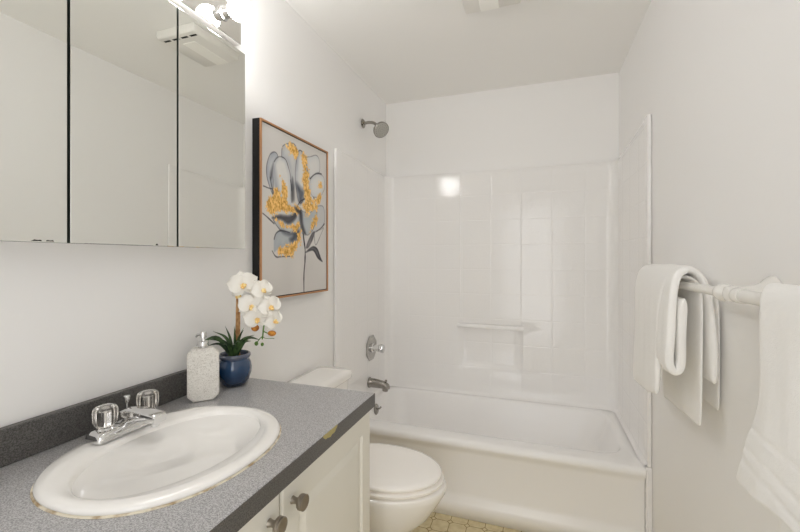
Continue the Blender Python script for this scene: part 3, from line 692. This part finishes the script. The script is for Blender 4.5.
L8=[(0.141,0.549),(0.229,0.601),(0.337,0.62),(0.453,0.603),(0.514,0.562),(0.498,0.474),(0.409,0.543),(0.283,0.545)]
G8=[(0.165,0.542),(0.242,0.548),(0.337,0.566),(0.422,0.555),(0.514,0.549),(0.498,0.587),(0.422,0.604),(0.324,0.59),(0.229,0.566)]
L9=[(0.153,0.662),(0.178,0.627),(0.242,0.607),(0.366,0.613),(0.498,0.594),(0.514,0.638),(0.438,0.691),(0.297,0.706),(0.203,0.719),(0.153,0.738),(0.15,0.70)]
D9=[(0.256,0.606),(0.366,0.618),(0.514,0.587),(0.498,0.638),(0.409,0.672),(0.366,0.655),(0.409,0.63),(0.31,0.627)]
G9=[(0.203,0.713),(0.283,0.706),(0.366,0.687),(0.453,0.665),(0.498,0.613),(0.545,0.579),(0.545,0.637),(0.498,0.696),(0.438,0.748),(0.324,0.76),(0.217,0.755)]
P10=[(0.529,0.458),(0.591,0.465),(0.707,0.457),(0.812,0.406),(0.812,0.489),(0.76,0.562),(0.674,0.613),(0.609,0.609),(0.56,0.552)]
D10=[(0.514,0.452),(0.56,0.468),(0.576,0.545),(0.624,0.609),(0.576,0.61),(0.529,0.56)]
G10=[(0.795,0.409),(0.831,0.418),(0.812,0.489),(0.777,0.553),(0.69,0.611),(0.657,0.607),(0.725,0.549),(0.777,0.471)]
P11=[(0.831,0.404),(0.944,0.401),(0.963,0.508),(0.849,0.57),(0.725,0.603),(0.812,0.516)]
stem=[(0.576,0.61),(0.591,0.655),(0.609,0.713),(0.609,0.791),(0.591,0.877),(0.591,1.0)]
LF1=[(0.609,0.739),(0.69,0.705),(0.76,0.691),(0.831,0.709),(0.886,0.766),(0.924,0.801),(0.831,0.773),(0.76,0.725),(0.69,0.725)]
LF2=[(0.624,0.706),(0.657,0.66),(0.725,0.603),(0.777,0.587),(0.742,0.644),(0.674,0.699)]
lf2o=[(0.777,0.594),(0.886,0.569),(0.944,0.552),(0.886,0.61),(0.795,0.682)]
fill(P5, LITE, .8, rim=MID); line(P5, .004, INK, .7, True)
fill(P6, LITE, .9, rim=MID); line(P6, .004, INK, .5, True)
fill(P11, (196, 196, 196), .7, rim=MID); line(P11, .004, INK, .6)
fill(P1, MID, .9, rim=BLUE, rimop=.8); line(P1, .006, INK, .7, True); fill(P1d, INK, .85, .03)
fill(P3, (206, 207, 207), .9, rim=BLUE, rimop=.5); line(P3[:8], .005, INK, .8)
fill(P4, LITE, .95, rim=BLUE, rimop=.8); line(P4, .006, INK, .75, True); fill(P4d, (70, 74, 86), .95, .06)
fill(P2, (228, 227, 224), 1, rim=BLUE, rimw=.035, rimop=.45); line(P2[:7], .006, INK, .8); fill(P2b, (150, 156, 168), .75, .06)
fill(P4e, (60, 60, 66), .8, .03)
fill(L8, (206, 207, 206), 1, rim=BLUE, rimop=.6); line(L8[:5], .006, INK, .6)
fill(L9, (178, 186, 190), 1, rim=BLUE, rimop=.7); line(L9[:4], .009, INK, .9); fill(D9, (58, 60, 68), .95, .05)
fill(P10, (182, 190, 194), 1, rim=BLUE, rimop=.5); line(P10, .005, INK, .6, True); fill(D10, (46, 46, 52), .95, .03)
fill(D8, (62, 62, 68), 1, .03, rim=INK)
for p in ([(0.105,0.302),(0.116,0.34),(0.141,0.389)], [(0.021,0.363),(0.079,0.367),(0.128,0.367)], [(0.01,0.519),(0.079,0.542),(0.153,0.57)], [(0.69,0.23),(0.76,0.193),(0.831,0.169),(0.905,0.165)],
          [(0.76,0.35),(0.795,0.401),(0.812,0.448)], [(0.128,0.732),(0.178,0.766),(0.256,0.765),(0.40,0.762)], [(0.812,0.586),(0.905,0.553),(0.963,0.522)], [(0.47,0.45),(0.53,0.40),(0.62,0.37),(0.66,0.33)], [(0.38,0.28),(0.40,0.35),(0.40,0.42)]):
    line(p, .008, INK, .85)
for g in (G1, G2, G3, G4, G5, G6, G6b, G8, G9, G10): gold(g)
fill([(0.44,0.44),(0.50,0.455),(0.55,0.47),(0.52,0.485),(0.46,0.47)], INK, .9, .02)
fill(LF2, (112, 108, 112), .9, rim=INK, rimw=.02); line(lf2o, .004, INK, .7, True); fill(LF1, (92, 90, 94), .95, rim=INK, rimw=.02, rimop=.9)
line(stem, .014, (50, 46, 50), 1)
img = np.clip(img, 0, 255) / 255
lin = np.where(img <= .04045, img / 12.92, ((img + .055) / 1.055) ** 2.4)
cy0, cy1, cz0, cz1 = PY0 + .0115, PY1 - .0115, PZ0 + .0115, PZ1 - .0115
cv = [(.0365, cy0 + (cy1 - cy0) * a, cz1 - (cz1 - cz0) * b) for b in np.linspace(0, 1, NV) for a in np.linspace(0, 1, NU)]
cf = [(j * NU + i, (j + 1) * NU + i, (j + 1) * NU + i + 1, j * NU + i + 1) for j in range(NV - 1) for i in range(NU - 1)]
M_PAINT = mat('canvas_paint', (1, 1, 1, 1), .6, spec=.3)
_at = nd(M_PAINT, 'ShaderNodeAttribute'); _at.attribute_name = 'paint'; lk(M_PAINT, _at.outputs['Color'], bsdf(M_PAINT).inputs['Base Color'])
noise_bump(M_PAINT, 900, .15, .001)
cvo = link('painted_canvas', cv, cf, M_PAINT, pc, smooth=False)
ca = cvo.data.color_attributes.new('paint', 'FLOAT_COLOR', 'POINT')
ca.data.foreach_set('color', np.concatenate([lin.reshape(-1, 3), np.ones((NU * NV, 1))], 1).astype(np.float32).ravel())

# ================================================================ TOWEL RAIL on the right wall
BX, BZ = 1.450, 1.2245
M_RAIL = mat('rail_paint', rgb(232, 230, 226), 0.25)
tr = thing('towel_rail', (RW, 1.05, BZ), 'long white towel rail with round posts on the right wall', 'towel rail')
MB().tube([(BX, 1.060, BZ), (BX, 1.735, BZ)], .0115, 20).build('bar', M_RAIL, tr)
MB().tube([(BX, .34, BZ), (BX, 1.030, BZ)], .0135, 20).build('bar', M_RAIL, tr)
for y in (1.052, 1.752, .345):
    p = MB().lathe([(.037, .001), (.037, .006), (.033, .012), (.024, .022), (.0185, .036), (.017, .058), (.0185, .074), (.016, .086), (.006, .091)], (RW, y, BZ + .004), (-1, 0, -.05), 28).build('post', M_RAIL, tr)
for y, d_, r in ((1.093, 1, .0205), ):
    MB().lathe([(.012, -.022), (.0185, -.014), (.0205, 0), (.0185, .013), (.0125, .024)], (BX, y, BZ), (0, 1, 0), 24).build('ferrule', M_RAIL, tr)
MB().lathe([(.0150, -.030), (.0165, -.028), (.0165, -.004), (.0150, 0)], (BX, 1.032, BZ), (0, 1, 0), 24).build('ferrule', M_RAIL, tr)

def drape(name, stations, thick, m, parent=None, loc=None, N=30, SUB=10, wob=.0025, seed=1, bands=()):
    """thick cloth: each station is a path of (x, y, z) points down one cross-section"""
    rng = random.Random(seed); rows = []
    K = (len(stations) - 1) * SUB + 1
    paths = [spline(s, N) for s in stations]
    ph = [rng.uniform(0, 6) for _ in range(4)]
    for k in range(K):
        t = k / SUB; i = min(int(t), len(stations) - 2); u = t - i
        A = [paths[i][j] * (1 - u) + paths[i + 1][j] * u for j in range(N)]
        A = [p + Vector((wob * math.sin(p.y * 46 + ph[0] + p.z * 9) + wob * .7 * math.sin(p.y * 90 + ph[1] - p.z * 14), 0, 0)) * min(1, abs(p.z - BZ) * 8) for p in A]
        sec = []; bot = []
        edge = 1.0 if 0 < k < K - 1 else .55
        for j, p in enumerate(A):
            d_ = (A[min(j + 1, N - 1)] - A[max(j - 1, 0)]); nn = Vector((d_.z, 0, -d_.x)).normalized()
            h = thick / 2 * edge * (.55 if j in (0, N - 1) else 1)
            for zb_, wb in bands:
                if abs(p.z - zb_) < wb: h *= .74
            sec.append(p + nn * h); bot.append(p - nn * h)
        rows.append(sec + bot[::-1])
    mb = MB().loft(rows, False, False); M2 = 2 * N
    for k in (0, K - 1):
        for j in range(N - 1): mb.f.append((k * M2 + j, k * M2 + j + 1, k * M2 + M2 - 2 - j, k * M2 + M2 - 1 - j))
    return mb.build(name, m, parent, loc=loc, autos=False, subsurf=1)

# inner long towel lying directly over the bar
T = thing('bath_towel', (BX, 1.45, BZ), 'long white terry towel hanging on the rail beneath the folded towel', 'towel', 'towels on the rail')
drape('drop', [[(1.470, 1.62, .815), (1.470, 1.63, 1.0), (1.4715, 1.63, 1.18), (1.4685, 1.63, 1.233), (1.450, 1.63, 1.2495), (1.4315, 1.63, 1.233), (1.4285, 1.63, 1.17), (1.426, 1.62, 1.0)],
               [(1.468, 1.46, .828), (1.469, 1.46, 1.0), (1.4715, 1.46, 1.18), (1.4685, 1.46, 1.233), (1.450, 1.46, 1.2495), (1.4315, 1.46, 1.233), (1.4285, 1.46, 1.17), (1.426, 1.46, 1.0)],
               [(1.466, 1.275, .842), (1.466, 1.265, 1.0), (1.470, 1.275, 1.18), (1.4685, 1.30, 1.233), (1.450, 1.33, 1.2495), (1.4315, 1.38, 1.233), (1.4285, 1.41, 1.17), (1.430, 1.42, 1.0)]], .011, M_TOWEL, T, wob=.0008, seed=2)
drape('folded_layer', [[(1.512, 1.58, .895), (1.512, 1.58, 1.05), (1.510, 1.58, 1.20)], [(1.512, 1.285, .885), (1.512, 1.285, 1.05), (1.510, 1.285, 1.20)]], .009, M_TOWEL, T, N=14, seed=3, wob=.001)

# upper towel, folded and hung over it
H = thing('hand_towel', (BX, 1.48, BZ), 'thick folded white towel draped over the far end of the rail near the bathtub', 'towel', 'towels on the rail')
def hp(y, yf, yb, zf, dx=0, top=0):
    return [(1.4945, yb, .965), (1.494, yb, 1.08), (1.4935, (y + yb) / 2, 1.19), (1.483, y, 1.250 + top), (1.450, y, 1.271 + top), (1.418, y, 1.254 + top), (1.404 + dx, (y + yf) / 2, 1.195), (1.400 + dx, yf, 1.08), (1.396 + dx, yf, .98), (1.392 + dx, yf, zf)]
drape('drape', [hp(1.695, 1.675, 1.60, .850), hp(1.60, 1.58, 1.52, .858, -.002, .003), hp(1.48, 1.46, 1.42, .872, -.004, .004), hp(1.315, 1.365, 1.262, .895, -.006, .002)], .0205, M_TOWEL, H, N=40, wob=.0008, seed=5, bands=((.905, .007), (.93, .006), (1.06, .0)))
def bp(y, dz=0):
    return [(1.440, y + .02, 1.273), (1.417, y + .02, 1.256), (1.403, y + .01, 1.20), (1.396, y, 1.10), (1.392, y, 1.02 + dz), (1.398, y, .994 + dz), (1.409, y, .988 + dz), (1.420, y, 1.01 + dz), (1.4215, y, 1.10), (1.4235, y - .005, 1.195)]
drape('rolled_edge', [bp(1.370, .01), bp(1.31, .0), bp(1.262, .004)], .021, M_TOWEL, H, N=40, seed=6, wob=.0012)

# near bath towel
B = thing('draped_towel', (BX, .70, BZ), 'large white bath towel over the near end of the rail at the right edge', 'towel', 'towels on the rail')
def np_(y, xb, zf, k=1.0):
    return [(1.478, y + .03 * k, .74), (1.480, y + .02 * k, .95), (1.478, y + .01 * k, 1.15), (1.4745, y, 1.229), (1.450, y - .005 * k, 1.2505), (1.4265, y - .030 * k, 1.234), (1.420, y - .040 * k, 1.15), (1.414 + xb * .3, y - .045 * k, 1.05), (1.404 + xb * .6, y - .025 * k, .97), (1.396 + xb, y + .0 * k, zf)]
drape('drape', [np_(.905, .004, .886), np_(.82, -.004, .898, .9), np_(.72, -.012, .92, .6), np_(.56, -.018, .93, .2), np_(.42, -.018, .93, 0)], .016, M_TOWEL, B, N=110, seed=9, wob=.0012, bands=((.938, .0045), (.962, .0045), (1.0, .004)))
